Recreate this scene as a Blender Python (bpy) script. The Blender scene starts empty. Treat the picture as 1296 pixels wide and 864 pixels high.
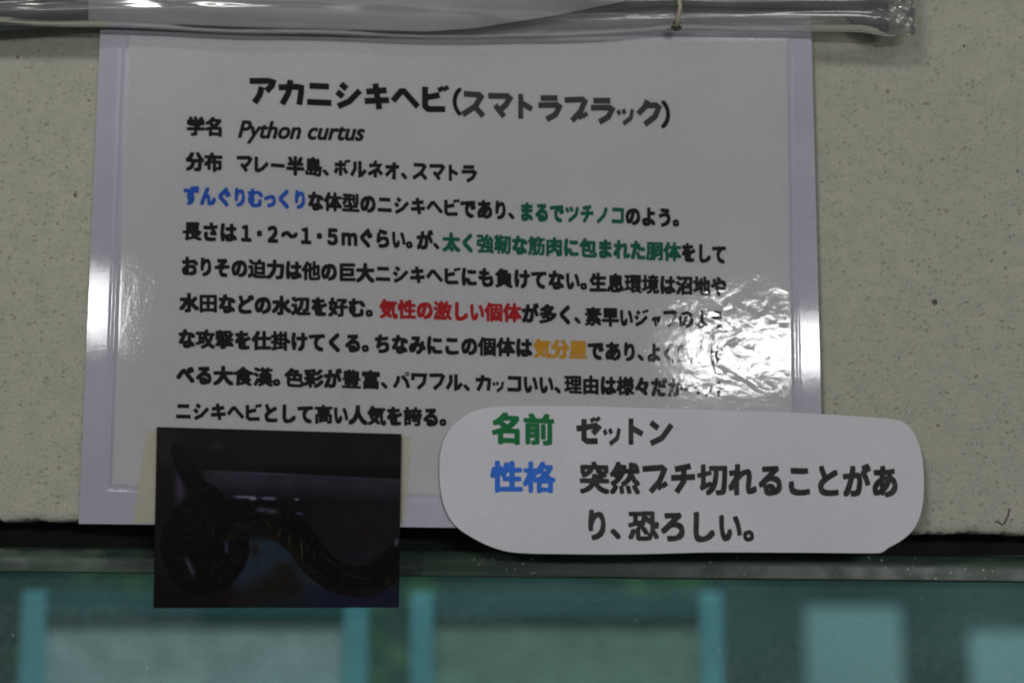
import bpy, math, random
import numpy as np
from mathutils import Vector

random.seed(7); rng = np.random.default_rng(7)
scn = bpy.context.scene
col = scn.collection

# ------------------------------------------------------------------ camera, world, lights
TH = math.radians(8.0); DIST = 0.61; FPX = 1800.0
CAM = Vector((0, -DIST*math.cos(TH), -DIST*math.sin(TH)))
cam_d = bpy.data.cameras.new('camera'); cam_d.lens = 50; cam_d.sensor_width = 36
cam_d.clip_start = 0.01; cam_d.clip_end = 50
cam_d.dof.use_dof = True; cam_d.dof.focus_distance = DIST - 0.007; cam_d.dof.aperture_fstop = 2.8
cam_d.dof.aperture_blades = 7
cam = bpy.data.objects.new('camera', cam_d); col.objects.link(cam)
cam.location = CAM; cam.rotation_euler = (math.pi/2 + TH, 0, 0)
scn.camera = cam

world = bpy.data.worlds.new('World'); scn.world = world; world.use_nodes = True
bg = world.node_tree.nodes['Background']
bg.inputs['Color'].default_value = (0.93, 0.97, 1.0, 1); bg.inputs['Strength'].default_value = 0.09

FWD = Vector((0, math.cos(TH), math.sin(TH))); UP = Vector((0, -math.sin(TH), math.cos(TH)))
def P(u, v, Y=0.0):
    """point of the plane y = Y that the photograph shows at pixel (u, v) of 1296 x 864"""
    d = Vector((1, 0, 0))*((u-648)/FPX) + UP*((432-v)/FPX) + FWD
    t = (Y - CAM.y)/d.y
    return CAM + d*t
def Pn(u, v, Y):
    cx = (u-648)/FPX; cy = (432-v)/FPX
    dy = FWD.y + UP.y*cy; dz = FWD.z + UP.z*cy
    t = (Y-CAM.y)/dy
    return np.stack([CAM.x + cx*t, Y + 0*t, CAM.z + dz*t], -1)

def area(name, loc, target, sx, sy, power, color=(1, 1, 1)):
    l = bpy.data.lights.new(name, 'AREA'); l.shape = 'RECTANGLE'; l.size = sx; l.size_y = sy
    l.energy = power; l.color = color
    o = bpy.data.objects.new(name, l); col.objects.link(o)
    o.location = loc
    d = Vector(target) - Vector(loc)
    o.rotation_euler = d.to_track_quat('-Z', 'Y').to_euler()
    return o
# ceiling light of the room, above and a little in front of the wall
area('ceiling_light', (-0.55, -1.15, 1.13), (0, 0, -0.05), 0.38, 0.18, 8.1, (1.0, 0.985, 0.95))
# two bright strip lamps further back in the room: their mirror image is the glare on the laminate
def strip(name, u0, u1, v0, v1, dist, radiance):
    p = P((u0+u1)/2, (v0+v1)/2); d = (p - CAM).normalized(); r = Vector((d.x, -d.y, d.z))
    loc = p + r*dist; L = dist + (p-CAM).length
    sx = (u1-u0)/FPX*L; sy = (v1-v0)/FPX*L
    area(name, loc, p, sx, sy, radiance*math.pi*sx*sy, (1.0, 1.0, 1.0))
strip('strip_lamp_one', -20, 120, 336, 415, 2.4, 30)
strip('strip_lamp_two', 890, 1330, 397, 456, 2.4, 42)
# added unseen fill lamps, brightening the screens and panels behind the glass
area('terrarium_fill_rear', (0.3, 0.55, 0.27), (0.35, 1.0, -0.35), 1.2, 0.1, 1.15, (0.85, 1.0, 0.98))
area('terrarium_fill', (0.02, 0.15, 0.24), (0.0, 0.42, -0.4), 1.1, 0.08, 3.0, (0.85, 1.0, 0.98))

vs = scn.view_settings
scn.display_settings.display_device = 'sRGB'
vs.view_transform = 'Standard'; vs.look = 'None'; vs.exposure = 0; vs.gamma = 1; vs.use_curve_mapping = False
scn.cycles.max_bounces = 8; scn.cycles.transparent_max_bounces = 16
scn.cycles.use_denoising = True
scn.cycles.pixel_filter_type = 'BLACKMAN_HARRIS'; scn.cycles.filter_width = 2.0

# ------------------------------------------------------------------ helpers
def lin(c): 
    c = np.asarray(c, float)/255.0
    return np.where(c <= 0.04045, c/12.92, ((c+0.055)/1.055)**2.4)
def tag(o, label=None, cat=None, group=None, kind=None):
    if label: o['label'] = label
    if cat: o['category'] = cat
    if group: o['group'] = group
    if kind: o['kind'] = kind
    return o
def mesh_obj(name, verts, faces, mat=None, parent=None, smooth=False, cols=None, solid=0):
    m = bpy.data.meshes.new(name)
    if isinstance(verts, np.ndarray): verts = verts.tolist()
    if isinstance(faces, np.ndarray): faces = faces.tolist()
    m.from_pydata(verts, [], faces); m.update()
    if smooth: m.polygons.foreach_set('use_smooth', [True]*len(m.polygons))
    if cols is not None:
        a = m.color_attributes.new('print', 'FLOAT_COLOR', 'POINT')
        a.data.foreach_set('color', np.asarray(cols, np.float32).ravel())
    o = bpy.data.objects.new(name, m); col.objects.link(o)
    if mat: m.materials.append(mat)
    if parent: o.parent = parent
    if solid:
        s = o.modifiers.new('thickness', 'SOLIDIFY'); s.thickness = solid; s.offset = -1
        es = o.modifiers.new('crisp_edges', 'EDGE_SPLIT'); es.split_angle = math.radians(30)
    return o
def grid_faces(nu, nv):
    i = np.arange(nu-1)[None, :] + np.arange(nv-1)[:, None]*nu
    i = i.ravel()
    return np.stack([i, i+nu, i+nu+1, i+1], -1)
def empty(name, loc=(0, 0, 0)):
    o = bpy.data.objects.new(name, None); o.empty_display_size = 0.02; o.location = loc; col.objects.link(o); return o
def keep(child, parent):
    child.parent = parent; child.matrix_parent_inverse = parent.matrix_world.inverted() if False else child.matrix_parent_inverse
    child.location = -Vector(parent.location)
    return child
def box(name, x0, x1, y0, y1, z0, z1, mat, parent=None, bevel=0.0):
    v = [(x, y, z) for x in (x0, x1) for y in (y0, y1) for z in (z0, z1)]
    f = [(0, 1, 3, 2), (4, 6, 7, 5), (0, 4, 5, 1), (2, 3, 7, 6), (0, 2, 6, 4), (1, 5, 7, 3)]
    o = mesh_obj(name, v, f, mat, parent)
    if bevel:
        b = o.modifiers.new('bevel', 'BEVEL'); b.width = bevel; b.segments = 3
    return o

class NT:
    def __init__(s, name):
        s.m = bpy.data.materials.new(name); s.m.use_nodes = True
        s.t = s.m.node_tree; s.t.nodes.clear(); s.out = s.n('ShaderNodeOutputMaterial')
    def n(s, typ, **kw):
        nd = s.t.nodes.new(typ)
        for k, v in kw.items():
            if hasattr(nd, k): setattr(nd, k, v)
            else: nd.inputs[k].default_value = v
        return nd
    def l(s, a, b): s.t.links.new(a, b)
    def noise(s, scale, detail=3, rough=0.5, vec=None, dist=0.0):
        nd = s.n('ShaderNodeTexNoise'); nd.inputs['Scale'].default_value = scale
        nd.inputs['Detail'].default_value = detail; nd.inputs['Roughness'].default_value = rough
        nd.inputs['Distortion'].default_value = dist
        if vec is None: vec = s.coord()
        s.l(vec, nd.inputs['Vector']); return nd.outputs['Fac']
    def coord(s):
        if not hasattr(s, 'tc'): s.tc = s.n('ShaderNodeNewGeometry')
        return s.tc.outputs['Position']
    def mapped(s, sc):
        mp = s.n('ShaderNodeMapping'); mp.inputs['Scale'].default_value = sc
        s.l(s.coord(), mp.inputs['Vector']); return mp.outputs['Vector']
    def ramp(s, fac, stops):
        r = s.n('ShaderNodeValToRGB'); s.l(fac, r.inputs['Fac'])
        e = r.color_ramp.elements
        while len(e) < len(stops): e.new(0.5)
        for el, (p, c) in zip(e, stops):
            el.position = p
            el.color = (*c, 1) if hasattr(c, '__len__') else (c, c, c, 1)
        return r.outputs['Color']
    def mix(s, fac, a, b, mode='MIX'):
        m = s.n('ShaderNodeMix', data_type='RGBA', blend_type=mode)
        for inp, val in ((m.inputs[0], fac), (m.inputs[6], a), (m.inputs[7], b)):
            if hasattr(val, 'links') or hasattr(val, 'is_linked'): s.l(val, inp)
            elif hasattr(val, '__len__'): inp.default_value = (*val, 1)
            else: inp.default_value = val
        return m.outputs[2]
    def math(s, op, a, b=0.0, clamp=False):
        m = s.n('ShaderNodeMath', operation=op, use_clamp=clamp)
        for inp, val in ((m.inputs[0], a), (m.inputs[1], b)):
            if hasattr(val, 'is_linked'): s.l(val, inp)
            else: inp.default_value = val
        return m.outputs[0]
    def bump(s, h, strength, dist, normal=None):
        b = s.n('ShaderNodeBump'); b.inputs['Distance'].default_value = dist
        if hasattr(strength, 'is_linked'): s.l(strength, b.inputs['Strength'])
        else: b.inputs['Strength'].default_value = strength
        s.l(h, b.inputs['Height'])
        if normal is not None: s.l(normal, b.inputs['Normal'])
        return b.outputs['Normal']
    def principled(s, color, rough=0.5, normal=None, spec=0.5, metal=0.0):
        p = s.n('ShaderNodeBsdfPrincipled')
        if hasattr(color, 'is_linked'): s.l(color, p.inputs['Base Color'])
        else: p.inputs['Base Color'].default_value = (*color, 1)
        if hasattr(rough, 'is_linked'): s.l(rough, p.inputs['Roughness'])
        else: p.inputs['Roughness'].default_value = rough
        p.inputs['Specular IOR Level'].default_value = spec; p.inputs['Metallic'].default_value = metal
        if normal is not None: s.l(normal, p.inputs['Normal'])
        return p
    def done(s, sh):
        s.l(sh if hasattr(sh, 'is_linked') else sh.outputs[0], s.out.inputs['Surface']); return s.m

# ------------------------------------------------------------------ materials
def mat_wall():
    k = NT('sprayed_plaster')
    big = k.noise(14, 3); mid = k.noise(120, 4, 0.6); fine = k.noise(520, 4, 0.65); grain = k.noise(1500, 2)
    wv = k.n('ShaderNodeVectorMath', operation='ADD'); k.l(k.coord(), wv.inputs[0])
    nz = k.n('ShaderNodeTexNoise'); nz.inputs['Scale'].default_value = 420; k.l(k.coord(), nz.inputs['Vector'])
    sc_ = k.n('ShaderNodeVectorMath', operation='SCALE'); sc_.inputs['Scale'].default_value = 0.0034; k.l(nz.outputs['Color'], sc_.inputs[0]); k.l(sc_.outputs[0], wv.inputs[1])
    def dots(scale, thr, soft, gate):
        v_ = k.n('ShaderNodeTexVoronoi'); v_.inputs['Scale'].default_value = scale; k.l(wv.outputs[0], v_.inputs['Vector'])
        sp_ = k.n('ShaderNodeSeparateColor'); k.l(v_.outputs['Color'], sp_.inputs[0])
        g_ = k.ramp(sp_.outputs[0], [(gate, 0.0), (1.0, 1.0)])
        d_ = k.math('SUBTRACT', k.math('MULTIPLY', g_, thr), v_.outputs['Distance'])
        return k.math('MULTIPLY', k.math('MAXIMUM', d_, 0.0), 1.0/soft, True)
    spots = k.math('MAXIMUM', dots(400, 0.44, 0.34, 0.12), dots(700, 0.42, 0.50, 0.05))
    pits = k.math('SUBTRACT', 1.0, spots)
    c = k.mix(k.ramp(big, [(0.35, 0.0), (0.65, 1.0)]), (0.438, 0.426, 0.348), (0.466, 0.454, 0.374))
    c = k.mix(k.ramp(mid, [(0.4, 0.0), (0.62, 1.0)]), c, (0.410, 0.408, 0.335))
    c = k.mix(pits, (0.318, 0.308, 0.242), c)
    c = k.mix(k.ramp(k.noise(240, 1, 0.4), [(0.20, 1.0), (0.27, 0.0)]), c, (0.17, 0.16, 0.12))
    c = k.mix(k.ramp(k.noise(300, 1, 0.4), [(0.765, 0.0), (0.80, 1.0)]), c, (0.55, 0.46, 0.30))
    h = k.math('ADD', k.math('MULTIPLY', pits, 0.55), k.math('MULTIPLY', fine, 0.8))
    h = k.math('ADD', h, k.math('MULTIPLY', mid, 0.8))
    h = k.math('ADD', h, k.math('MULTIPLY', grain, 0.12))
    return k.done(k.principled(c, 0.85, k.bump(h, 0.85, 0.0009), 0.25))
def mat_paper(name, c0, c1, rough=0.75, bumpd=0.0001, spec=0.25):
    k = NT(name)
    c = k.mix(k.ramp(k.noise(22, 3), [(0.35, 0.0), (0.65, 1.0)]), c0, c1)
    c = k.mix(0.12, c, k.ramp(k.noise(900, 2), [(0.3, 0.35), (0.7, 1.0)]), 'MULTIPLY')
    return k.done(k.principled(c, rough, k.bump(k.noise(300, 3), 0.4, bumpd), spec))
def mat_ink(name, rgb, var=0.10):
    k = NT(name)
    c = k.mix(k.ramp(k.noise(160, 2), [(0.3, 0.0), (0.7, 1.0)]), rgb, tuple(min(1, x*(1+var)+0.004) for x in rgb))
    return k.done(k.principled(c, 0.7, None, 0.2))
def mat_simple(name, c0, c1, rough, scale=60, bd=0.0002, metal=0.0, spec=0.5):
    k = NT(name)
    c = k.mix(k.ramp(k.noise(scale, 4), [(0.35, 0.0), (0.65, 1.0)]), c0, c1)
    return k.done(k.principled(c, rough, k.bump(k.noise(scale*6, 3), 0.4, bd), spec, metal))
def mat_film():
    # clear laminating film: fresnel mirror over whatever lies under it; 'print' attribute = how crinkled the film is
    k = NT('laminating_film')
    at = k.n('ShaderNodeAttribute', attribute_name='print')
    sep = k.n('ShaderNodeSeparateColor'); k.l(at.outputs['Color'], sep.inputs[0])
    h = k.math('ADD', k.math('MULTIPLY', k.noise(55, 2, 0.5, None, 1.2), 1.0), k.math('MULTIPLY', k.noise(190, 2, 0.5, None, 0.8), 0.24))
    nb = k.bump(h, sep.outputs[0], 0.00065)
    nb = k.bump(k.noise(700, 2), k.math('MULTIPLY', sep.outputs[1], 0.25), 0.00008, nb)
    gl = k.n('ShaderNodeBsdfGlossy'); gl.inputs['Roughness'].default_value = 0.05; k.l(nb, gl.inputs['Normal'])
    tr = k.n('ShaderNodeBsdfTransparent'); fr = k.n('ShaderNodeFresnel', IOR=1.52)
    mx = k.n('ShaderNodeMixShader'); k.l(fr.outputs[0], mx.inputs[0]); k.l(tr.outputs[0], mx.inputs[1]); k.l(gl.outputs[0], mx.inputs[2])
    return k.done(mx.outputs[0])
def mat_vinyl(milk=0.27):
    k = NT('soft_clear_vinyl')
    h = k.noise(1.0, 3, 0.5, k.mapped((9, 40, 110)), 0.4)
    nb = k.bump(h, 0.35, 0.003)
    gl = k.n('ShaderNodeBsdfGlossy'); gl.inputs['Roughness'].default_value = 0.19; k.l(nb, gl.inputs['Normal'])
    tr = k.n('ShaderNodeBsdfTransparent'); tr.inputs[0].default_value = (0.90, 0.90, 0.88, 1)
    df = k.n('ShaderNodeBsdfDiffuse'); k.l(k.mix(k.noise(60, 3), (0.36, 0.35, 0.32), (0.56, 0.55, 0.55)), df.inputs[0])
    m1 = k.n('ShaderNodeMixShader'); k.l(k.ramp(k.noise(1.0, 4, 0.6, k.mapped((9, 30, 70))), [(0.3, milk*0.5), (0.7, milk*1.3)]), m1.inputs[0])
    k.l(tr.outputs[0], m1.inputs[1]); k.l(df.outputs[0], m1.inputs[2])
    fr = k.n('ShaderNodeFresnel', IOR=1.6); k.l(nb, fr.inputs['Normal'])
    m2 = k.n('ShaderNodeMixShader'); k.l(fr.outputs[0], m2.inputs[0]); k.l(m1.outputs[0], m2.inputs[1]); k.l(gl.outputs[0], m2.inputs[2])
    return k.done(m2.outputs[0])
def mat_glass():
    k = NT('tinted_dusty_glass')
    tr = k.n('ShaderNodeBsdfTransparent'); tr.inputs[0].default_value = (0.73, 0.88, 0.885, 1)
    gl = k.n('ShaderNodeBsdfGlossy'); gl.inputs['Roughness'].default_value = 0.03
    df = k.n('ShaderNodeBsdfDiffuse'); df.inputs[0].default_value = (0.55, 0.66, 0.64, 1)
    vor = k.n('ShaderNodeTexVoronoi'); vor.inputs['Scale'].default_value = 95; k.l(k.coord(), vor.inputs['Vector'])
    spots = k.ramp(vor.outputs['Distance'], [(0.0, 1.0), (0.055, 0.6), (0.10, 0.0)])
    gate = k.ramp(k.noise(45, 2), [(0.50, 0.0), (0.60, 1.0)])
    f = k.math('MULTIPLY', spots, gate)
    haze = k.ramp(k.noise(300, 3, 0.6), [(0.30, 0.035), (0.75, 0.10)])
    f = k.math('ADD', k.math('MULTIPLY', f, 0.5), haze, True)
    m1 = k.n('ShaderNodeMixShader'); k.l(f, m1.inputs[0]); k.l(tr.outputs[0], m1.inputs[1]); k.l(df.outputs[0], m1.inputs[2])
    fr = k.n('ShaderNodeFresnel', IOR=1.5)
    m2 = k.n('ShaderNodeMixShader'); k.l(fr.outputs[0], m2.inputs[0]); k.l(m1.outputs[0], m2.inputs[1]); k.l(gl.outputs[0], m2.inputs[2])
    return k.done(m2.outputs[0])
def mat_rail():
    k = NT('dusty_green_rail')
    vor = k.n('ShaderNodeTexVoronoi'); vor.inputs['Scale'].default_value = 330; k.l(k.coord(), vor.inputs['Vector'])
    sp = k.math('MULTIPLY', k.ramp(vor.outputs['Distance'], [(0.0, 1.0), (0.12, 0.8), (0.22, 0.0)]), k.ramp(k.noise(45, 3), [(0.55, 0.0), (0.66, 0.7)]))
    c = k.mix(k.ramp(k.noise(1, 4, 0.6, k.mapped((30, 300, 300))), [(0.35, 0.0), (0.65, 1.0)]), (0.028, 0.050, 0.036), (0.060, 0.092, 0.068))
    c = k.mix(sp, c, (0.55, 0.60, 0.52))
    return k.done(k.principled(c, k.ramp(k.noise(90, 3), [(0.3, 0.24), (0.7, 0.36)]), k.bump(k.noise(500, 2), 0.25, 0.0001), 0.17))
def mat_print(name, rough=0.25, spec=0.06):
    k = NT(name)
    at = k.n('ShaderNodeAttribute', attribute_name='print')
    return k.done(k.principled(at.outputs['Color'], rough, k.bump(k.noise(250, 3), 0.3, 0.00008), spec))
def mat_tape():
    k = NT('yellowed_tape')
    df = k.n('ShaderNodeBsdfPrincipled'); df.inputs['Base Color'].default_value = (0.64, 0.61, 0.50, 1); df.inputs['Roughness'].default_value = 0.4
    tr = k.n('ShaderNodeBsdfTransparent'); tr.inputs[0].default_value = (0.98, 0.97, 0.92, 1)
    m = k.n('ShaderNodeMixShader'); k.l(k.ramp(k.noise(70, 4), [(0.3, 0.22), (0.7, 0.40)]), m.inputs[0]); k.l(tr.outputs[0], m.inputs[1]); k.l(df.outputs[0], m.inputs[2])
    return k.done(m.outputs[0])

M_wall = mat_wall()
M_card = mat_paper('backing_card', (0.67, 0.66, 0.74), (0.72, 0.71, 0.785), 0.6)
M_sheet = mat_paper('printed_paper', (0.745, 0.735, 0.75), (0.785, 0.775, 0.785))
M_plate = mat_paper('plate_paper', (0.61, 0.605, 0.65), (0.65, 0.645, 0.685), 0.55, 0.00012, 0.35)
M_film = mat_film(); M_vinyl = mat_vinyl(); M_glass = mat_glass(); M_rail = mat_rail(); M_tape = mat_tape()
M_photo = mat_print('glossy_photo_print')
INK = dict(black=mat_ink('black_ink', (0.012, 0.011, 0.012)), grey=mat_ink('grey_ink', (0.088, 0.082, 0.083)),
           blue=mat_ink('blue_ink', (0.030, 0.145, 0.60)), green=mat_ink('green_ink', (0.006, 0.170, 0.105)),
           red=mat_ink('red_ink', (0.56, 0.020, 0.022)), amber=mat_ink('amber_ink', (0.72, 0.40, 0.035)),
           leaf=mat_ink('dark_green_ink', (0.008, 0.150, 0.045)), char=mat_ink('charcoal_ink', (0.020, 0.019, 0.020), 1.2))
M_dark = mat_simple('dark_green_board', (0.020, 0.034, 0.028), (0.035, 0.050, 0.042), 0.5)
M_roll = mat_paper('rolled_paper', (0.46, 0.45, 0.50), (0.60, 0.58, 0.64), 0.7)
M_frame = mat_simple('shaded_dark_green_frame', (0.005, 0.009, 0.005), (0.009, 0.014, 0.008), 0.7, 60, 0.0002, 0.0, 0.2)  # dark green frame, with the recess shade under the wall put into its colour
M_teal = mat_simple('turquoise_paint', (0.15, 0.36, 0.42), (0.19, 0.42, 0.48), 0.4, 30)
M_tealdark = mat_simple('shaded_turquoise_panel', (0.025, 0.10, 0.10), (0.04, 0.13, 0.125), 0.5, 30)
M_wire = mat_simple('grey_wire', (0.56, 0.54, 0.54), (0.74, 0.70, 0.70), 0.6)
M_wire2 = mat_simple('dull_green_wire', (0.26, 0.31, 0.24), (0.36, 0.42, 0.33), 0.6)
M_pale = mat_simple('pale_turquoise_reflection', (0.44, 0.60, 0.62), (0.52, 0.66, 0.67), 0.5, 9)  # colour of the pale reflections imitated by the added panels
M_back = mat_simple('mottled_back_panel', (0.045, 0.12, 0.11), (0.12, 0.23, 0.21), 0.8, 6)
M_leaf = mat_simple('green_leaf', (0.05, 0.13, 0.04), (0.09, 0.20, 0.07), 0.5, 20)
M_cord = mat_simple('cream_cord', (0.52, 0.47, 0.33), (0.66, 0.60, 0.45), 0.8, 400)
M_metal = mat_simple('tarnished_eyelet', (0.05, 0.05, 0.04), (0.12, 0.11, 0.08), 0.35, 300, 0.0001, 0.6)
M_pit = mat_simple('dark_pit', (0.07, 0.065, 0.05), (0.11, 0.10, 0.08), 0.9, 300)

# ------------------------------------------------------------------ the wall
def smooth_noise(x, seed, sc):
    r = np.random.default_rng(seed); n = 4096; t = r.standard_normal(n)
    f = (x/sc) % (n-1); i = np.floor(f).astype(int); w = f-i; w = w*w*(3-2*w)
    return t[i]*(1-w) + t[(i+1) % n]*w
a0 = P(0, 657); a1 = P(1296, 675)
def edge_z(x):
    z = a0.z + (a1.z-a0.z)*(x-a0.x)/(a1.x-a0.x)
    return z + 0.00035*smooth_noise(x+2, 3, 0.006) + 0.00035*smooth_noise(x+2, 4, 0.0021) + 0.0002*smooth_noise(x+2, 5, 0.0009)
nx = 900; xs = np.linspace(-0.5, 0.5, nx)
rows = []
ez = edge_z(xs)
for y, dz in ((0.045, 0.0), (0.004, 0.0), (0.0012, 0.0001), (0.0, 0.0012), (0.0, 0.004), (0.0, 0.05), (0.0, 0.5)):
    z = ez + dz if dz < 0.45 else np.full(nx, 0.5)
    yy = y + (0.0003*smooth_noise(xs+2, 8, 0.003) if 0 < y < 0.01 else 0)
    rows.append(np.stack([xs, np.zeros(nx)+yy, z], -1))
V = np.concatenate(rows)
wall = mesh_obj('wall', V, grid_faces(nx, len(rows))[:, ::-1], M_wall, None, True)
tag(wall, kind='structure')
def blob(name, u, v, ru, rv, n, parent, seed, y=-0.0001, mat=None):
    r = np.random.default_rng(seed); pts = [P(u, v, y-0.0003)]
    for i in range(n):
        a = 2*math.pi*i/n; k = 0.75+0.5*r.random()
        pts.append(P(u+ru*k*math.cos(a), v+rv*k*math.sin(a), y))
    return mesh_obj(name, [tuple(p) for p in pts], [(0, 1+(i+1) % n, 1+i) for i in range(n)], mat or M_pit, parent)
blob('pit', 1183, 382, 3.2, 4.2, 12, wall, 1)
blob('pit', 1220, 58, 1.6, 2.0, 9, wall, 2); blob('pit', 1288, 216, 1.5, 2, 9, wall, 3)
def tube(name, pts, r, mat, parent=None, n=8):
    pts = [Vector(p) for p in pts]; V = []; F = []
    for i, p in enumerate(pts):
        t = (pts[min(i+1, len(pts)-1)] - pts[max(i-1, 0)]).normalized()
        a = t.orthogonal().normalized() if i == 0 else (a - t*a.dot(t)).normalized()
        b = t.cross(a); rr = r[i] if hasattr(r, '__len__') else r
        for j in range(n):
            q = 2*math.pi*j/n; V.append(tuple(p + a*rr*math.cos(q) + b*rr*math.sin(q)))
    for i in range(len(pts)-1):
        for j in range(n):
            F.append((i*n+j, i*n+(j+1) % n, (i+1)*n+(j+1) % n, (i+1)*n+j))
    F.append(tuple(range(n))[::-1]); F.append(tuple((len(pts)-1)*n+j for j in range(n)))
    return mesh_obj(name, V, F, mat, parent, True)
tube('scratch', [P(u, v, -0.0002) for u, v in ((1277, 643), (1276, 652), (1272, 660), (1268, 664), (1263, 659), (1259, 660))], 0.00033, M_pit, wall)

# ------------------------------------------------------------------ window below the wall
win = empty('terrarium_window', (0, 0.03, -0.12))
def wpart(o): return keep(o, win)
zr0 = P(648, 731, 0.02).z; zr1 = P(648, 697, 0.014).z
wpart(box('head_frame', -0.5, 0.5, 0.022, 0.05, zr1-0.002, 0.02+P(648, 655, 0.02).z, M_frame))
prof = []
for i in range(15):      # rounded bead of the rail
    a = math.pi*(i/14) - math.pi/2
    zz = math.sin(a)                      # nearly flat face leaning back about 6 degrees, rounded at its two edges
    prof.append((0.0125 + 0.0005*(zz+1) + 0.0012*max(0, zz)**2 + 0.006*max(0, abs(zz)-0.93)/0.07, (zr0+zr1)/2 + (zr1-zr0)/2*zz))
V = []; F = []
tilt = (P(1296, 738, 0.02).z - P(0, 725, 0.02).z)/(P(1296, 738, 0.02).x - P(0, 725, 0.02).x)
for x in np.linspace(-0.5, 0.5, 60):
    for y, z in prof: V.append((x, y, z + tilt*x))
n = len(prof)
for i in range(59):
    for j in range(n-1): F.append((i*n+j, (i+1)*n+j, (i+1)*n+j+1, i*n+j+1))
wpart(mesh_obj('rail', V, F, M_rail, None, True))
V = [(x, y, z + tilt*x) for x in (-0.5, 0.5) for y in (0.026, 0.031) for z in (-0.42, zr0+0.004)]
wpart(mesh_obj('glass', V, [(0, 1, 3, 2), (4, 6, 7, 5), (0, 4, 5, 1), (2, 3, 7, 6), (0, 2, 6, 4), (1, 5, 7, 3)], M_glass))
tag(win, 'dusty green framed window with turquoise tinted glass under the rough wall', 'window')

# ------------------------------------------------------------------ inside the terrarium
def inner_panel(u0, u1, vtop, Y, w, label, stiles=(True, True), wirepitch=0.0024, wire=None):
    x0 = P(u0, 780, Y).x; x1 = P(u1, 780, Y).x; zt = P(600, vtop, Y).z; zb = -0.42
    t = empty('screen_frame', ((x0+x1)/2, Y, zb))
    def pp(o): return keep(o, t)
    if stiles[0]: pp(box('stile', x0, x0+w, Y-0.006, Y+0.006, zb, zt, M_teal, None, 0.0015))
    if stiles[1]: pp(box('stile', x1-w, x1, Y-0.006, Y+0.006, zb, zt, M_teal, None, 0.0015))
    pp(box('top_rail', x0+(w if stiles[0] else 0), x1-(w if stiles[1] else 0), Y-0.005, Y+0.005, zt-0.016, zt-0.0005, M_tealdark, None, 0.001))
    V = []; F = []
    def bar(ax0, ax1, az0, az1, y0):
        b = len(V); V.extend([(ax0, y0, az0), (ax1, y0, az0), (ax1, y0, az1), (ax0, y0, az1), (ax0, y0+0.0004, az0), (ax1, y0+0.0004, az0), (ax1, y0+0.0004, az1), (ax0, y0+0.0004, az1)])
        F.extend([(b, b+1, b+2, b+3), (b+5, b+4, b+7, b+6), (b, b+4, b+5, b+1), (b+3, b+2, b+6, b+7), (b+1, b+5, b+6, b+2), (b, b+3, b+7, b+4)])
    q = wirepitch; r = 0.00066
    x = x0 + w
    while x < x1 - w: bar(x-r, x+r, zb, zt-0.012, Y); x += q
    z = zt-0.013
    while z > zt-0.17: bar(x0+w, x1-w, z-r, z+r, Y+0.0005); z -= q
    o = pp(mesh_obj('wire_mesh', V, F, wire or M_wire)); o['kind'] = 'stuff'
    tag(t, label, 'screen', 'turquoise screens behind the glass')
    return t
inner_panel(30, 466, 748, 0.33, 0.0155, 'leftmost turquoise framed mesh screen behind the glass, below the snake photograph')
inner_panel(520, 914, 750, 0.37, 0.0155, 'turquoise framed mesh screen behind the glass, below the rounded name plate', wire=M_wire2)
def panel(u0, u1, vtop, Y, label):  # added board that stands in for a pale reflection in the glass
    x0 = P(u0, 800, Y).x; x1 = P(u1, 800, Y).x; zt = P(u0, vtop, Y).z
    t = empty('pale_reflection_panel', ((x0+x1)/2, Y, -0.43))
    keep(box('board', x0, x1, Y, Y+0.010, -0.42, zt, M_pale, None, 0.003), t)
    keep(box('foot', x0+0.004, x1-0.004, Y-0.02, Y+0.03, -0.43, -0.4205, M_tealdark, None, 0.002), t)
    tag(t, label, 'panel', 'pale turquoise panels imitating reflections in the glass')
panel(1020, 1142, 768, 1.00, 'narrow pale turquoise panel imitating a blurred reflection in the glass right of the mesh screens')
panel(1228, 1460, 800, 0.92, 'wide pale turquoise panel imitating a reflection at the far right of the glass')
o = box('back_wall', -1.4, 1.4, 1.25, 1.27, -0.45, 0.30, M_back); tag(o, kind='structure')
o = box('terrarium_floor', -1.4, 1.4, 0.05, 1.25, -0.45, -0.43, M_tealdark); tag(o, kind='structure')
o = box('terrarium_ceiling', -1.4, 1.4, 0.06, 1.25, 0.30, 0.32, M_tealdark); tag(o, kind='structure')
def plant(x, y, label):
    t = empty('leafy_plant', (x, y, -0.43)); V = []; F = []
    r = random.Random(int(x*1000))
    for i in range(90):
        a = r.random()*6.28; h = r.random(); px = x + r.gauss(0, 0.035); pz = -0.42 + 0.36*h; py = y + r.gauss(0, 0.025)
        L = 0.02+0.02*r.random(); W = L*0.3; d = Vector((math.cos(a), 0.3*math.sin(a), r.uniform(-0.6, 0.8))).normalized(); s = d.orthogonal().normalized()
        p = Vector((px, py, pz)); b = len(V)
        for q in (p, p+d*L*0.35+s*W, p+d*L*0.7+s*W*0.8, p+d*L, p+d*L*0.7-s*W*0.8, p+d*L*0.35-s*W): V.append(tuple(q))
        F.append(tuple(range(b, b+6)))
    o = keep(mesh_obj('foliage', V, F, M_leaf), t); o['kind'] = 'stuff'
    keep(tube('stem', [(x, y, -0.43), (x+0.01, y, -0.2), (x, y, 0.0)], 0.004, M_leaf), t)
    tag(t, label, 'plant')
plant(-0.15, 0.75, 'green plant blurred behind the mesh screen, just right of the snake photograph')
plant(-0.36, 0.75, 'green plant blurred behind the left end of the leftmost mesh screen')
plant(0.13, 0.70, 'green plant blurred behind the mesh screen under the name plate')

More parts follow.
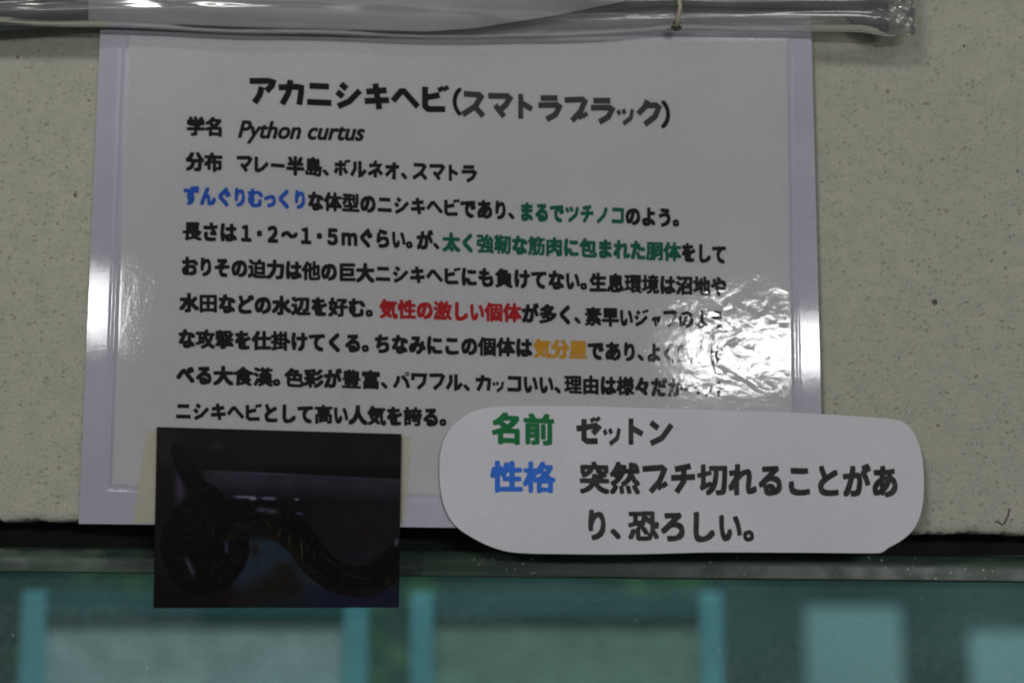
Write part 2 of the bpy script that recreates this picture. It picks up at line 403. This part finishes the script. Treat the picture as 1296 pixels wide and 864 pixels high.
# ------------------------------------------------------------------ surface of the hanging laminated sign
def S(u, v):
    a = np.clip((u-100)/940, 0, 1); b = np.clip((v-40)/630, -0.3, 1.2)
    return -(0.0035 + 0.0009*np.sin(np.pi*a)*(0.4+0.6*b) + 0.0008*b)
def lift(u, v, e): # front of the sign, e metres before it
    u = np.asarray(u, float); v = np.asarray(v, float)
    return Pn(u, v, S(u, v) - e)
def bil(q, a, b):
    q = np.asarray(q, float)
    return (q[0]*(1-a)[..., None] + q[1]*a[..., None])*(1-b)[..., None] + (q[3]*(1-a)[..., None] + q[2]*a[..., None])*b[..., None]
def patch(name, quad, e, mat, nu, nv, parent=None, solid=0, cols=None, rag=0.0, extra=None):
    A, B = np.meshgrid(np.linspace(0, 1, nu), np.linspace(0, 1, nv))
    uv = bil(quad, A.ravel(), B.ravel())
    V = lift(uv[:, 0], uv[:, 1], e)
    if extra is not None: V[:, 1] -= extra(uv[:, 0], uv[:, 1])
    return mesh_obj(name, V, grid_faces(nu, nv), mat, parent, True, cols, solid)

sign = empty('laminated_sign', (0, -0.004, 0))
def sp(o): return keep(o, sign)
QC = [(129, -14), (1026, 2), (1043.5, 672), (99.5, 662.5)]
QP = [(164, 46), (995, 52), (1004, 640), (142, 613)]
sp(patch('backing_card', QC, 0.0, M_card, 60, 40, None, 0.0005))
sp(patch('printed_sheet', QP, 0.0003, M_sheet, 60, 40, None, 0.0002))
QPa = np.array(QP, float)
def inside(u, v):      # distance in px inside the printed sheet
    d = np.full(u.shape, 1e9)
    for i in range(4):
        p = QPa[i]; q = QPa[(i+1) % 4]; e = q-p; L = np.hypot(*e)
        d = np.minimum(d, (e[0]*(v-p[1]) - e[1]*(u-p[0]))/L)
    return d
def film_h(u, v):
    d = inside(u, v); t = np.clip((d+5)/5, 0, 1); t = t*t*(3-2*t)
    return 0.00005 + 0.00046*t + 0.00022*np.exp(-((d+9)/2.2)**2)
nu, nv = 460, 330
A, B = np.meshgrid(np.linspace(0, 1, nu), np.linspace(0, 1, nv))
uvf = bil(QC, A.ravel(), B.ravel())
dd = inside(uvf[:, 0], uvf[:, 1]); U_, V_ = uvf[:, 0], uvf[:, 1]
ins = np.clip(dd/6, 0, 1)
cr = 0.010 + 0.40*np.exp(-((U_-960)/130)**2 - ((V_-425)/70)**2) + 0.05*np.exp(-((U_-190)/35)**2 - ((V_-370)/90)**2) + 0.04*np.clip((U_-700)/300, 0, 1)
cr = np.where(ins > 0, cr*ins, 0) + 0.004
colsf = np.stack([cr, ins, ins*0, ins*0+1], -1)
sp(patch('laminating_film', QC, 0.0, M_film, nu, nv, None, 0, colsf, extra=film_h))
tag(sign, 'laminated white information sheet with ten lines of Japanese text and lilac margins', 'sign')

# ------------------------------------------------------------------ lettering
K = {
'ア': [[(3,15),(78,10),(93,14),(90,26),(68,50)], [(50,34),(43,64),(22,97)]],
'カ': [[(4,33),(72,28),(91,31),(91,46),(84,97)], [(50,3),(42,52),(18,97)]],
'ニ': [[(12,21),(88,22)], [(3,83),(97,84)]],
'シ': [[(22,8),(45,27)], [(7,38),(31,57)], [(11,94),(55,74),(96,32)]],
'キ': [[(9,34),(88,25)], [(3,70),(97,62)], [(44,1),(60,99)]],
'ヘ': [[(1,66),(32,27),(44,26),(98,82)]],
'ビ': [[(14,4),(14,78),(26,89),(92,87)], [(14,46),(70,34)], [(70,3),(79,19)], [(90,0),(98,15)]],
'ス': [[(11,13),(76,12),(84,19),(60,58),(6,95)], [(54,56),(94,95)]],
'マ': [[(3,16),(84,12),(94,20),(78,46),(54,68)], [(32,50),(70,94)]],
'ト': [[(33,1),(33,99)], [(36,36),(86,60)]],
'ラ': [[(13,13),(85,12)], [(3,41),(82,39),(92,46),(76,76),(38,97)]],
'フ': [[(3,16),(80,12),(91,20),(72,62),(32,97)]],
'ブ': [[(3,16),(78,12),(88,20),(70,60),(34,97)], [(66,72),(76,88)], [(84,64),(95,80)]],
'ッ': [[(8,46),(20,64)], [(36,42),(48,60)], [(88,40),(78,76),(38,99)]],
'ク': [[(44,2),(32,30),(4,58)], [(36,23),(80,20),(91,28),(76,64),(32,98)]],
'レ': [[(20,3),(20,82),(33,88),(62,73),(96,40)]],
'ー': [[(4,50),(96,53)]],
'ボ': [[(5,31),(80,29)], [(44,5),(44,97)], [(24,49),(8,83)], [(64,48),(86,82)], [(76,3),(84,17)], [(93,0),(100,14)]],
'ル': [[(28,8),(28,52),(4,94)], [(60,4),(60,90),(72,86),(98,56)]],
'ネ': [[(44,0),(56,14)], [(9,27),(80,25),(60,52),(4,80)], [(50,56),(50,99)], [(68,55),(95,80)]],
'オ': [[(5,32),(95,29)], [(63,3),(63,95),(48,92)], [(56,38),(8,84)]],
'ツ': [[(8,16),(23,44)], [(38,10),(53,38)], [(91,11),(78,58),(26,97)]],
'チ': [[(80,5),(18,17)], [(3,47),(97,43)], [(53,14),(53,58),(24,98)]],
'ノ': [[(80,6),(64,54),(14,96)]],
'コ': [[(11,16),(86,16),(86,92)], [(8,86),(86,86)]],
'ジ': [[(18,12),(38,28)], [(6,40),(27,57)], [(10,94),(52,76),(88,42)], [(64,8),(72,22)], [(84,2),(92,16)]],
'ャ': [[(14,60),(82,48),(80,62),(62,76)], [(36,40),(54,99)]],
'パ': [[(32,26),(26,58),(4,95)], [(54,24),(82,54),(94,95)]],
'ワ': [[(11,48),(11,16),(88,16),(80,62),(42,98)]],
'ペ': [[(1,68),(32,29),(44,28),(98,84)]],
'ゼ': [[(3,46),(82,31),(92,38),(70,62)], [(34,8),(34,82),(46,90),(90,88)], [(66,3),(74,17)], [(86,0),(94,13)]],
'ン': [[(10,14),(41,36)], [(10,92),(56,72),(96,22)]],
}
RING = {'パ': (86, 12), 'ペ': (80, 24)}
def stroke_poly(pts, w):
    p = [np.array(q, float) for q in pts]; L = []; R = []
    for i in range(len(p)):
        d0 = (p[i]-p[i-1]) if i > 0 else (p[1]-p[0]); d1 = (p[i+1]-p[i]) if i < len(p)-1 else d0
        d0 = d0/np.hypot(*d0); d1 = d1/np.hypot(*d1)
        n0 = np.array([-d0[1], d0[0]]); n1 = np.array([-d1[1], d1[0]])
        m = n0+n1; s = m@m
        m = m/max(s, 0.9)*2 if s > 1e-6 else n0
        m = m/1.0
        L.append(p[i] + m*w/2); R.append(p[i] - m*w/2)
    return L, R
_cache = {}
def noto(ch, shear=0.0):
    key = (ch, shear)
    if key in _cache: return _cache[key]
    c = bpy.data.curves.new('glyph', 'FONT'); c.body = ch; c.size = 1; c.shear = shear; c.resolution_u = 4
    o = bpy.data.objects.new('glyph', c); col.objects.link(o); bpy.context.view_layer.update()
    m = o.evaluated_get(bpy.context.evaluated_depsgraph_get()).to_mesh()
    n = len(m.vertices); a = np.zeros(n*3); m.vertices.foreach_get('co', a); a = a.reshape(-1, 3)[:, :2].copy()
    f = [tuple(p.vertices) for p in m.polygons]
    bpy.data.objects.remove(o); bpy.data.curves.remove(c)
    _cache[key] = (a, f); return a, f
PUNCT = '、。・（）'
def glyph(ch, bold):
    """list of (verts Nx2 in a 0..1 box with y down, faces)"""
    out = []
    if ch in K:
        for s in K[ch]:
            w = (bold*100*2.0 + 16.5) * (0.86 if ch in 'ッャ' else 1.0)
            L, R = stroke_poly(s, w); n = len(L)
            V = np.array(L + R)/100.0
            F = [(i, i+1, n+i+1, n+i) for i in range(n-1)]
            out.append((V, F))
        if ch in RING:
            cx, cy = RING[ch]; V = []; F = []
            for i in range(14):
                a = 2*math.pi*i/14
                V += [((cx+13*math.cos(a))/100, (cy+13*math.sin(a))/100), ((cx+5*math.cos(a))/100, (cy+5*math.sin(a))/100)]
            for i in range(14): j = (i+1) % 14; F.append((2*i, 2*j, 2*j+1, 2*i+1))
            out.append((np.array(V), F))
        return out
    a, f = noto(ch)
    V = np.stack([a[:, 0], 0.88 - a[:, 1]], -1)
    cx, cy = 0.5, 0.5
    if ch not in PUNCT: V = (V - [cx, cy])*([1.0, 1.06] if 0x4e00 < ord(ch) < 0xa000 else [0.98, 1.10]) + [cx, cy]
    tri = 0.0
    for fc in f:
        p_ = a[list(fc)]; x_, y_ = p_[:, 0], p_[:, 1]
        tri += abs(np.dot(x_, np.roll(y_, -1)) - np.dot(y_, np.roll(x_, -1)))/2
    kanji = 0x4e00 < ord(ch) < 0xa000
    nb = 8; bold = bold*(float(np.interp(tri, [0.15, 0.34], [2.05, 1.22])) if kanji else 1.88)
    if ch in '（）、。': bold *= 0.8
    for i in range(nb):
        ox, oy = ((-1,-1),(0,-1),(1,-1),(1,0),(1,1),(0,1),(-1,1),(-1,0))[i]     # square pen: blunt stroke ends
        out.append((V + [bold*0.92*(ox*0.97+oy*0.2), bold*0.92*(oy*0.97-ox*0.2)], f))
    return out
WT = {}
for c_ in '、。': WT[c_] = 0.62
for c_ in '・': WT[c_] = 0.6
for c_ in 'ッャっ': WT[c_] = 0.78
for c_ in 'りいト': WT[c_] = 0.90
def weight(c):
    if c in WT: return WT[c]
    return 1.07 if ord(c) > 0x4e00 and ord(c) < 0xa000 else 1.0
def run(text, u0, v0, u1, v1, size, color, e, place, parent, bold=0.030, name='lettering', italic=None, off=0.0):
    V = []; F = []; cnt = 0
    def add(u, v, faces, lay):
        nonlocal cnt
        V.append(place(np.asarray(u), np.asarray(v), e + lay*8e-6))
        F.extend([tuple(i+cnt for i in fc) for fc in faces]); cnt += len(u)
    if italic is not None:
        a, f = noto(text, italic); x0, x1 = a[:, 0].min(), a[:, 0].max()
        sc = (u1-u0)/(x1-x0)
        for i in range(6):
            q = 2*math.pi*i/6
            x = (a[:, 0]-x0)*sc + bold*size*math.cos(q); y = (a[:, 1]-0.26)*sc*1.08 + bold*size*math.sin(q)
            add(u0+x, v0 + (v1-v0)*x/(u1-u0) - y, f, i)
    else:
        W = [weight(c) for c in text]; tot = sum(W); pos = 0
        for c, w in zip(text, W):
            cw = w/tot*(u1-u0); ux = u0 + pos/tot*(u1-u0); pos += w
            k = 0
            rj = random.Random(ord(c)*7); rot = rj.uniform(-0.03, 0.03)
            for g, f in glyph(c, bold):
                gx = g[:, 0]; gy = g[:, 1]
                if c in '、。': gx = gx*1.0/0.62
                elif c == '・': gx = (gx-0.5)*1.6+0.5
                elif c in 'っ' : gx = (gx-0.5)*1.15+0.5
                elif c in K: gx = 0.05 + gx*0.90; gy = 0.04 + gy*0.92
                gy = gy + rot*(gx-0.5)
                u = ux + gx*cw; t = (u-u0)/(u1-u0); v = v0 + (v1-v0)*t + (gy-0.5)*size
                add(u, v, f, k); k += 1
    o = mesh_obj(name, np.concatenate(V), F, INK[color], None)
    return keep(o, parent)
def sline(segs, size, bold=0.034):
    for s in segs:
        run(s[0], s[1], s[2], s[3], s[4], size, s[5] if len(s) > 5 else 'black', 0.00035, lift, sign, bold)
run('アカニシキヘビ', 313, 114.5, 568, 126.5, 36, 'black', 0.00035, lift, sign, 0.036)
run('（', 549, 127.5, 585, 129, 35, 'black', 0.00035, lift, sign, 0.022)
run('スマトラブラック', 582, 131, 838, 143.5, 35, 'grey', 0.00035, lift, sign, 0.036)
run('）', 836, 144.5, 872, 146, 35, 'black', 0.00035, lift, sign, 0.022)
sline([('学名', 236, 159.5, 283, 161)], 23)
run('Python curtus', 302, 166, 461, 170, 23, 'black', 0.00035, lift, sign, 0.045, italic=0.28)
sline([('分布', 235, 204, 282, 206), ('マレー半島、ボルネオ、スマトラ', 298, 207, 604, 220)], 23)
sline([('ずんぐりむっくり', 232, 247, 389, 253, 'blue'), ('な体型のニシキヘビであり、', 389, 254, 656, 267), ('まるでツチノコ', 657, 267.5, 791, 273, 'green'), ('のよう。', 791, 273, 864, 276)], 23)
sline([('長さは', 231, 292, 300, 294.5), ('１・２〜１・５ｍぐらい。が、', 301, 294.5, 561, 305), ('太く強靭な筋肉に包まれた胴体', 560, 306, 862, 319, 'green'), ('をして', 862, 319, 920, 322)], 23)
sline([('おりその迫力は他の巨大ニシキヘビにも負けてない。', 229, 336.5, 748, 356), ('生息環境は沼地や', 746, 357, 920, 363)], 23)
sline([('水田などの水辺を好む。', 227, 382.5, 477, 390), ('気性の激しい個体', 480, 390.5, 660, 396, 'red'), ('が多く、', 660, 396, 740, 399), ('素早いジャブのよう', 740, 400, 919, 405)], 23)
sline([('な攻撃を仕掛けてくる。', 225, 428, 472, 434.5), ('ちなみにこの個体は', 473, 434.5, 674, 440, ), ('気分屋', 675, 440.5, 743, 442.5, 'amber'), ('であり、', 743, 443, 820, 446), ('よく餌を食', 818, 446, 919, 449)], 23)
sline([('べる大食漢。', 223, 473.5, 360, 477.5), ('色彩が豊富、', 360, 477.5, 496, 481), ('パワフル、', 497, 480.5, 600, 484), ('カッコいい、', 600, 484, 715, 487), ('理由は様々だがペット', 714, 486, 922, 492)], 23)
sline([('ニシキヘビとして高い人気を誇る。', 221, 519.5, 570, 528)], 23)

# ------------------------------------------------------------------ cream cord through the eyelet
pts = [(853, -60), (856, -20), (859, -4), (861, 8), (860, 18), (858, 27), (856, 33)]
cord = tube('hanging_cord', [P(u, v, -0.024 + 0.0105*(i/6)**2) for i, (u, v) in enumerate(pts)], 0.00085, M_cord)
tag(cord, 'thin cream cord coming down to the dark eyelet at the sleeve edge', 'cord')

# ------------------------------------------------------------------ rounded name plate
out = [(556,590),(557,575),(561,558),(569,543),(581,531),(598,521),(620,515.5),(660,513.5),(760,514.5),(880,518),(1000,521.5),(1090,527),(1136,531.5),(1149,538),(1159,552),(1166,573),(1169,600),(1168.5,630),(1165,650),(1157,668),(1143,682),(1124,693),(1117,698),(1110,699.5),(1030,699),(900,698.5),(840,700),(780,701),(700,700.5),(662,699.5),(640,697),(618,690),(598,680),(580,668),(569,655),(561,636),(557,614)]
def close_smooth(pts, n=5):
    o = []; N = len(pts)
    for i in range(N):
        p0, p1, p2, p3 = [np.array(pts[(i+k) % N], float) for k in (-1, 0, 1, 2)]
        for j in range(n):
            t = j/n
            # centripetal-ish: limit tangents to the local segment length
            L = np.hypot(*(p2-p1)); m1 = (p2-p0); m1 = m1/np.hypot(*m1)*L; m2 = (p3-p1); m2 = m2/np.hypot(*m2)*L
            o.append((2*t**3-3*t**2+1)*p1 + (t**3-2*t**2+t)*m1 + (-2*t**3+3*t**2)*p2 + (t**3-t**2)*m2)
    return np.array(o)
ol = close_smooth(out)
def SP(u, v):
    return -(0.0064 + 0.0012*np.sin(np.pi*np.clip((u-556)/613, 0, 1)) + 0.0010*np.clip((v-514)/190, 0, 1) + 0.0004*np.sin(u/60.0))
def plift(u, v, e): 
    u = np.asarray(u, float); v = np.asarray(v, float); return Pn(u, v, SP(u, v)-e)
cen = np.array([862, 607.0]); ringsN = 14; V = [plift(np.array([cen[0]]), np.array([cen[1]]), 0)[0]]; F = []
n = len(ol)
for r in range(1, ringsN+1):
    q = cen + (ol-cen)*(r/ringsN); V.extend(plift(q[:, 0], q[:, 1], 0))
for i in range(n): F.append((0, 1+i, 1+(i+1) % n))
for r in range(ringsN-1):
    for i in range(n):
        a = 1+r*n+i; b = 1+r*n+(i+1) % n; F.append((a, a+n, b+n, b))
plate = empty('name_plate', tuple(P(862, 607, -0.0075)))
F = [f[::-1] for f in F]
keep(mesh_obj('card', [tuple(v) for v in V], F, M_plate, None, True, None, 0.00035), plate)
def prun(*a, **k): return run(*a[:6], a[6], 0.00006, plift, plate, *a[7:], **k)
prun('名前', 622, 541.5, 702, 543.5, 38, 'leaf', 0.029)
prun('ゼットン', 727, 544, 853, 547, 37, 'char', 0.030)
prun('性格', 621, 602.5, 703, 604, 38, 'blue', 0.029)
prun('突然ブチ切れることがあ', 733, 604, 1138, 609, 39, 'char', 0.027)
prun('り、恐ろしい。', 739, 663.5, 963, 667, 38, 'char', 0.027)
tag(plate, 'white rounded paper plate with three lines of large Japanese text', 'name plate')

# ------------------------------------------------------------------ snake photograph taped to the lower left
QF = np.array([(198.5, 540), (508, 549), (505, 768.5), (194, 769)], float)
W_, H_ = 312, 232
A, B = np.meshgrid(np.linspace(0, 1, W_), np.linspace(0, 1, H_))
uv = bil(QF, A.ravel(), B.ravel()); X = (uv[:, 0]-160)*3.2; Y = (uv[:, 1]-520)*3.2     # drawing units
def vnoise(x, y, sc, seed, oct=3):
    t = np.random.default_rng(seed).random((128, 128)); r = 0; amp = 1; tot = 0
    for o in range(oct):
        fx = x/sc*2**o + 40; fy = y/sc*2**o + 40; i = np.floor(fx).astype(int); j = np.floor(fy).astype(int)
        a = fx-i; b = fy-j; a = a*a*(3-2*a); b = b*b*(3-2*b)
        g = lambda p, q: t[p % 128, q % 128]
        r = r + amp*((g(i, j)*(1-a)+g(i+1, j)*a)*(1-b) + (g(i, j+1)*(1-a)+g(i+1, j+1)*a)*b); tot += amp; amp *= 0.5
    return r/tot
def ss(x, a, b): t = np.clip((x-a)/(b-a), 0, 1); return t*t*(3-2*t)
C = np.tile(np.array([24., 21, 22]), (X.size, 1))
def over(c, m): 
    global C
    C = C*(1-m[:, None]) + np.array(c, float)*m[:, None]
n1 = vnoise(X, Y, 60, 1); n2 = vnoise(X, Y, 14, 2); n3 = vnoise(X, Y, 5, 3, 2)
over((38, 35, 34), ss(X, 180, 600)*ss(-Y, -260, -200)*(0.6+0.5*n1))
over((48, 44, 44), np.exp(-((X-365)/28)**2-((Y-142)/20)**2))
over((56, 52, 54), 0.5*np.exp(-((X-170)/50)**2-((Y-160)/70)**2))
edge = 240 + (X-330)*0.045
band = ss(Y, 0, 1)*0 + ss(Y-edge, -3, 4)*(1-ss(Y-edge, 20, 130))*ss(X, 290, 345)
over((62, 60, 76), band*(0.55+0.35*n1))
over((92, 92, 112), np.exp(-((Y-edge-2)/3.5)**2)*ss(X, 325, 345)*(0.25+0.5*np.exp(-((X-560)/120)**2)))
over((33, 32, 40), ss(Y, 340, 400)*ss(X, 600, 900)*0.8)
over((74, 62, 92), np.exp(-((X-215-(Y-300)*0.05)/20)**2-((Y-310)/75)**2)*0.9)
over((33, 32, 42), np.exp(-((X-165)/45)**2-((Y-560)/120)**2)*0.9)
over((36, 31, 26), ss(X, 760, 900)*np.exp(-((Y-470)/70)**2)*(0.25+0.7*n1))
# floor
fl = ss(Y, 495, 540)*ss(X, 400, 470)*(1-ss(X-760-(Y-600)*0.9, 0, 60))
over((44, 55, 68), fl*(0.85+0.3*n2)*(1-0.5*ss(Y, 640, 800)))
over((31, 34, 56), ss(Y, 690, 740)*ss(X, 620, 850)*0.9)
for cx, cy, rx, ry in ((522, 560, 14, 24), (640, 640, 40, 30), (560, 735, 70, 40), (600, 690, 60, 35), (450, 760, 60, 30), (665, 700, 50, 50)):
    d = ((X-cx)/rx)**2 + ((Y-cy)/ry)**2
    over((34, 29, 24), np.clip(1.5*np.exp(-d)*(0.2+1.1*n2), 0, 0.85))
def seg(pts, r0, r1=None):
    """signed thickness field of a curve: returns (distance / radius, along, side)"""
    best = np.full(X.size, 1e9); al = np.zeros(X.size); sd = np.zeros(X.size); N = len(pts)-1
    for i in range(N):
        p = np.array(pts[i], float); q = np.array(pts[i+1], float); d = q-p; L = np.hypot(*d)
        t = np.clip(((X-p[0])*d[0] + (Y-p[1])*d[1])/L**2, 0, 1)
        dx = X-p[0]-t*d[0]; dy = Y-p[1]-t*d[1]; r = r0 + (r1-r0)*(i+t)/N if r1 else r0
        dist = np.hypot(dx, dy)/r; m = dist < best
        best = np.where(m, dist, best); al = np.where(m, i+t, al); sd = np.where(m, (d[0]*dy - d[1]*dx)/L/r, sd)
    return best, al, sd
def spline(pts, n=8):
    o = []
    for i in range(len(pts)-1):
        p0, p1, p2, p3 = [np.array(pts[min(max(i+k, 0), len(pts)-1)], float) for k in (-1, 0, 1, 2)]
        for j in range(n):
            t = j/n; o.append(0.5*((2*p1)+(-p0+p2)*t+(2*p0-5*p1+4*p2-p3)*t*t+(-p0+3*p1-3*p2+p3)*t**3))
    o.append(np.array(pts[-1], float)); return o
def body(pts, r0, r1, flank=0.0):
    d, al, sd = seg(spline(pts), r0, r1)
    m = 1-ss(d, 0.93, 1.0)
    over((17, 15, 15), m)
    over((42, 37, 27), m*flank*0.6*ss(sd, 0.15, 0.7)*(0.25+0.8*n2))
    pat = np.sin(al*2.2 + 3*n1)*np.cos(sd*5+n1*6)
    over((33, 29, 24), m*ss(pat, 0.2, 0.9)*0.4)
    scl = ss(n3, 0.60, 0.78)*ss(n1, 0.35, 0.6)
    over((92, 84, 62), m*scl*0.22*(1-ss(np.abs(sd), 0.7, 1)))
body([(205, 150), (235, 230), (290, 310), (340, 350), (350, 400)], 28, 55)
body([(330, 380), (240, 460), (215, 560), (270, 660), (370, 640), (420, 560), (400, 470)], 78, 82)
body([(390, 470), (440, 420), (520, 425), (610, 450), (700, 520), (760, 600), (850, 670), (960, 690), (1060, 640), (1130, 560)], 74, 62, 0.9)
over((15, 13, 14), 0.5*np.exp(-((X-300)/70)**2-((Y-560)/60)**2))
def hl(x, y, lx, ly, ang, c, k=1.0, hatch=False):
    ca, sa = math.cos(ang), math.sin(ang); a = (X-x)*ca+(Y-y)*sa; b = -(X-x)*sa+(Y-y)*ca
    m = np.exp(-(a/lx)**4-(b/ly)**2)*k
    if hatch: m = m*(0.45+0.55*np.sin(a*1.05))
    over(c, np.clip(m, 0, 1))
hl(480, 348, 42, 5, 0.03, (190, 195, 215), 0.9); hl(512, 354, 14, 6, 0, (210, 214, 225), 0.9); hl(575, 353, 30, 6, 0.03, (120, 128, 165), 0.9)
hl(478, 350, 60, 14, 0.03, (38, 42, 70), 0.4); hl(690, 357, 8, 4, 0, (150, 155, 185), 0.9); hl(570, 402, 48, 11, 0.12, (112, 125, 150), 0.9, True)
hl(700, 414, 14, 3.5, 0.2, (95, 100, 130), 0.8); hl(257, 628, 42, 9, 1.15, (120, 130, 158), 0.9, True)
hl(405, 550, 24, 6, 1.5, (60, 72, 110), 0.9); hl(1094, 530, 16, 8, 1.8, (95, 105, 130), 0.8)
hl(930, 670, 60, 3, 0.22, (120, 118, 105), 0.4, True); hl(620, 490, 18, 3, 1.8, (150, 135, 95), 0.36); hl(660, 515, 20, 3, 1.7, (140, 125, 90), 0.36); hl(710, 560, 40, 3.5, 1.5, (150, 140, 110), 0.36)
hl(575, 455, 22, 3, 0.9, (110, 100, 70), 0.36); hl(352, 490, 26, 3, 1.8, (110, 100, 75), 0.3); hl(820, 600, 40, 3, 0.6, (90, 88, 80), 0.3); hl(760, 580, 22, 3, 1.4, (110, 105, 90), 0.3)
hl(990, 575, 20, 3, -0.5, (110, 105, 95), 0.36)
C = np.clip(C*(0.90+0.2*n3[:, None]) - 4, 2, 255)
lc = np.clip(lin(C*0.63)/0.50, 0, 1)
def SF(u, v):
    return -(0.0072 + 0.0006*np.sin((u-194)/310*3.14) + 0.0010*np.clip((v-540)/228, 0, 1))
photo = mesh_obj('snake_photograph', Pn(uv[:, 0], uv[:, 1], SF(uv[:, 0], uv[:, 1])), grid_faces(W_, H_), M_photo, None, True, np.concatenate([lc, np.ones((len(lc), 1))], -1), 0.00025)
tag(photo, 'dark glossy photograph of a coiled black snake, taped to the lower left corner', 'photograph')
def tape(q, label):
    A, B = np.meshgrid(np.linspace(0, 1, 14), np.linspace(0, 1, 26)); w = bil(q, A.ravel(), B.ravel())
    yb = np.minimum(S(w[:, 0], w[:, 1])-0.0009, SF(w[:, 0], w[:, 1])-0.00035 if False else S(w[:, 0], w[:, 1])-0.0009)
    o = mesh_obj('adhesive_tape', Pn(w[:, 0], w[:, 1], yb), grid_faces(14, 26), M_tape, None, True, None, 0.00005)
    tag(o, label, 'tape', 'yellowed tape holding the snake photograph')
tape([(186, 545), (206, 546), (203, 662), (168, 661)], 'yellowed tape strip along the left edge of the snake photograph')
tape([(500, 552), (520, 553), (512, 660), (498, 662)], 'yellowed tape strip along the right edge of the snake photograph')

# ------------------------------------------------------------------ things above: dark board, rolled paper, clear vinyl sleeve
def strip_mesh(name, ua, ub, nu, prof, mat, parent=None, solid=0):
    """prof(u) -> list of (v, Y)"""
    V = []; us = np.linspace(ua, ub, nu)
    for u in us:
        p = prof(u); V.extend([tuple(P(uu, v, Y)) for (uu, v, Y) in p])
    n = len(p); F = []
    for i in range(nu-1):
        for j in range(n-1): F.append((i*n+j, (i+1)*n+j, (i+1)*n+j+1, i*n+j+1))
    return mesh_obj(name, V, F, mat, parent, True, None, solid)
def interp(u, xs_, ys_): return float(np.interp(u, xs_, ys_))
sleeve = empty('vinyl_sleeve', tuple(P(600, 0, -0.02)))
def low(u):   # lower edge of the sleeve
    x = [-150, 0, 125, 300, 450, 600, 700, 780, 850, 1000, 1090, 1125, 1157]
    y = [29, 31, 34, 41, 45, 49, 47, 43, 38, 38, 41, 47, 43]
    return interp(u, x, y) + 0.8*math.sin(u/37.0)
def sleeve_prof(back=False):
    def f(u):
        lo = low(u); hi = -110; L = []
        N = 26
        for j in range(N+1):
            s = j/N; v = hi + (lo-hi)*s
            end = min(1.0, max(0.0, (1157-u)/60.0)); bulge = math.sqrt(max(0, 1-s**3.2))
            fold = 0.0016*math.sin((v - 8 - u*0.012)*0.23 + 1.3*math.sin(u/170.0))*ss_(s) + 0.0011*math.sin(v*0.5+u/90.0)*ss_(s)
            cr_ = (1-end)*(0.0011*math.sin(u*0.42+v*0.25)+0.0009*math.sin(u*0.21-v*0.37+1)+0.0006*math.sin(u*0.9+v*0.6))
            dep = 0.010 + (0.0105*bulge + fold)*(0.25+0.75*end**0.5) + cr_*(0 if j == N else 1)
            if back: dep = 0.0085
            skew = 12*(s-0.5)*(1-end)
            L.append((u+skew*0.3, v, -dep))
        return L
    return f
def ss_(s): return min(1, max(0, (1-s)*4))*1.0
keep(strip_mesh('front_film', -150, 1157, 420, sleeve_prof(), M_vinyl), sleeve)
keep(strip_mesh('back_film', -150, 1155, 60, sleeve_prof(True), M_vinyl), sleeve)
# welded bottom seam bead of the sleeve
keep(tube('seam', [P(u, low(u), -0.0103) for u in np.linspace(-150, 1156, 240)], 0.00045, M_vinyl, None, 6), sleeve)
def paper_prof(u):
    x = [-150, 124, 125, 420, 600, 700, 760, 820, 870]; lo = interp(u, [110, 300, 540, 600, 700, 790, 830], [26, 34, 40, 36, 20, 2, -25])
    hi = -110; L = []
    for j in range(9):
        s = j/8; v = hi+(lo-hi)*s; L.append((u, v, -0.0115-0.006*math.sqrt(max(0, 1-s*s))))
    return L
keep(strip_mesh('paper', 112, 830, 120, paper_prof, M_roll, None, 0.0002), sleeve)
def board_prof(u):
    lo = interp(u, [-150, 0, 60, 110, 700, 840, 1000, 1060, 1092, 1118, 1126], [44, 40, 36, 31, 20, 8, 12, 14, 38, 46, 40])
    return [(u, -110, -0.0092), (u, (lo-110)/2, -0.0092), (u, lo, -0.0092)]
keep(strip_mesh('dark_board', -150, 1124, 100, board_prof, M_dark, None, 0.0009), sleeve)
# eyelet in the top margin
cE = P(856, 33, -0.0125); V = []; F = []
for i in range(24):
    a = 2*math.pi*i/24
    for j in range(8):
        b = 2*math.pi*j/8; R = 0.0019 + 0.0006*math.cos(b)
        V.append((cE.x + R*math.cos(a), cE.y + 0.0006*math.sin(b), cE.z + R*math.sin(a)))
for i in range(24):
    for j in range(8):
        F.append((i*8+j, ((i+1) % 24)*8+j, ((i+1) % 24)*8+(j+1) % 8, i*8+(j+1) % 8))
keep(mesh_obj('eyelet', V, F, M_metal, None, True), sleeve)
keep(mesh_obj('eyelet_hole', [(cE.x + 0.0015*math.cos(2*math.pi*i/20), cE.y+0.0002, cE.z + 0.0015*math.sin(2*math.pi*i/20)) for i in range(20)], [tuple(range(20))], M_pit), sleeve)
tag(sleeve, 'clear wrinkled vinyl sleeve holding a dark green board, across the top', 'plastic sleeve')
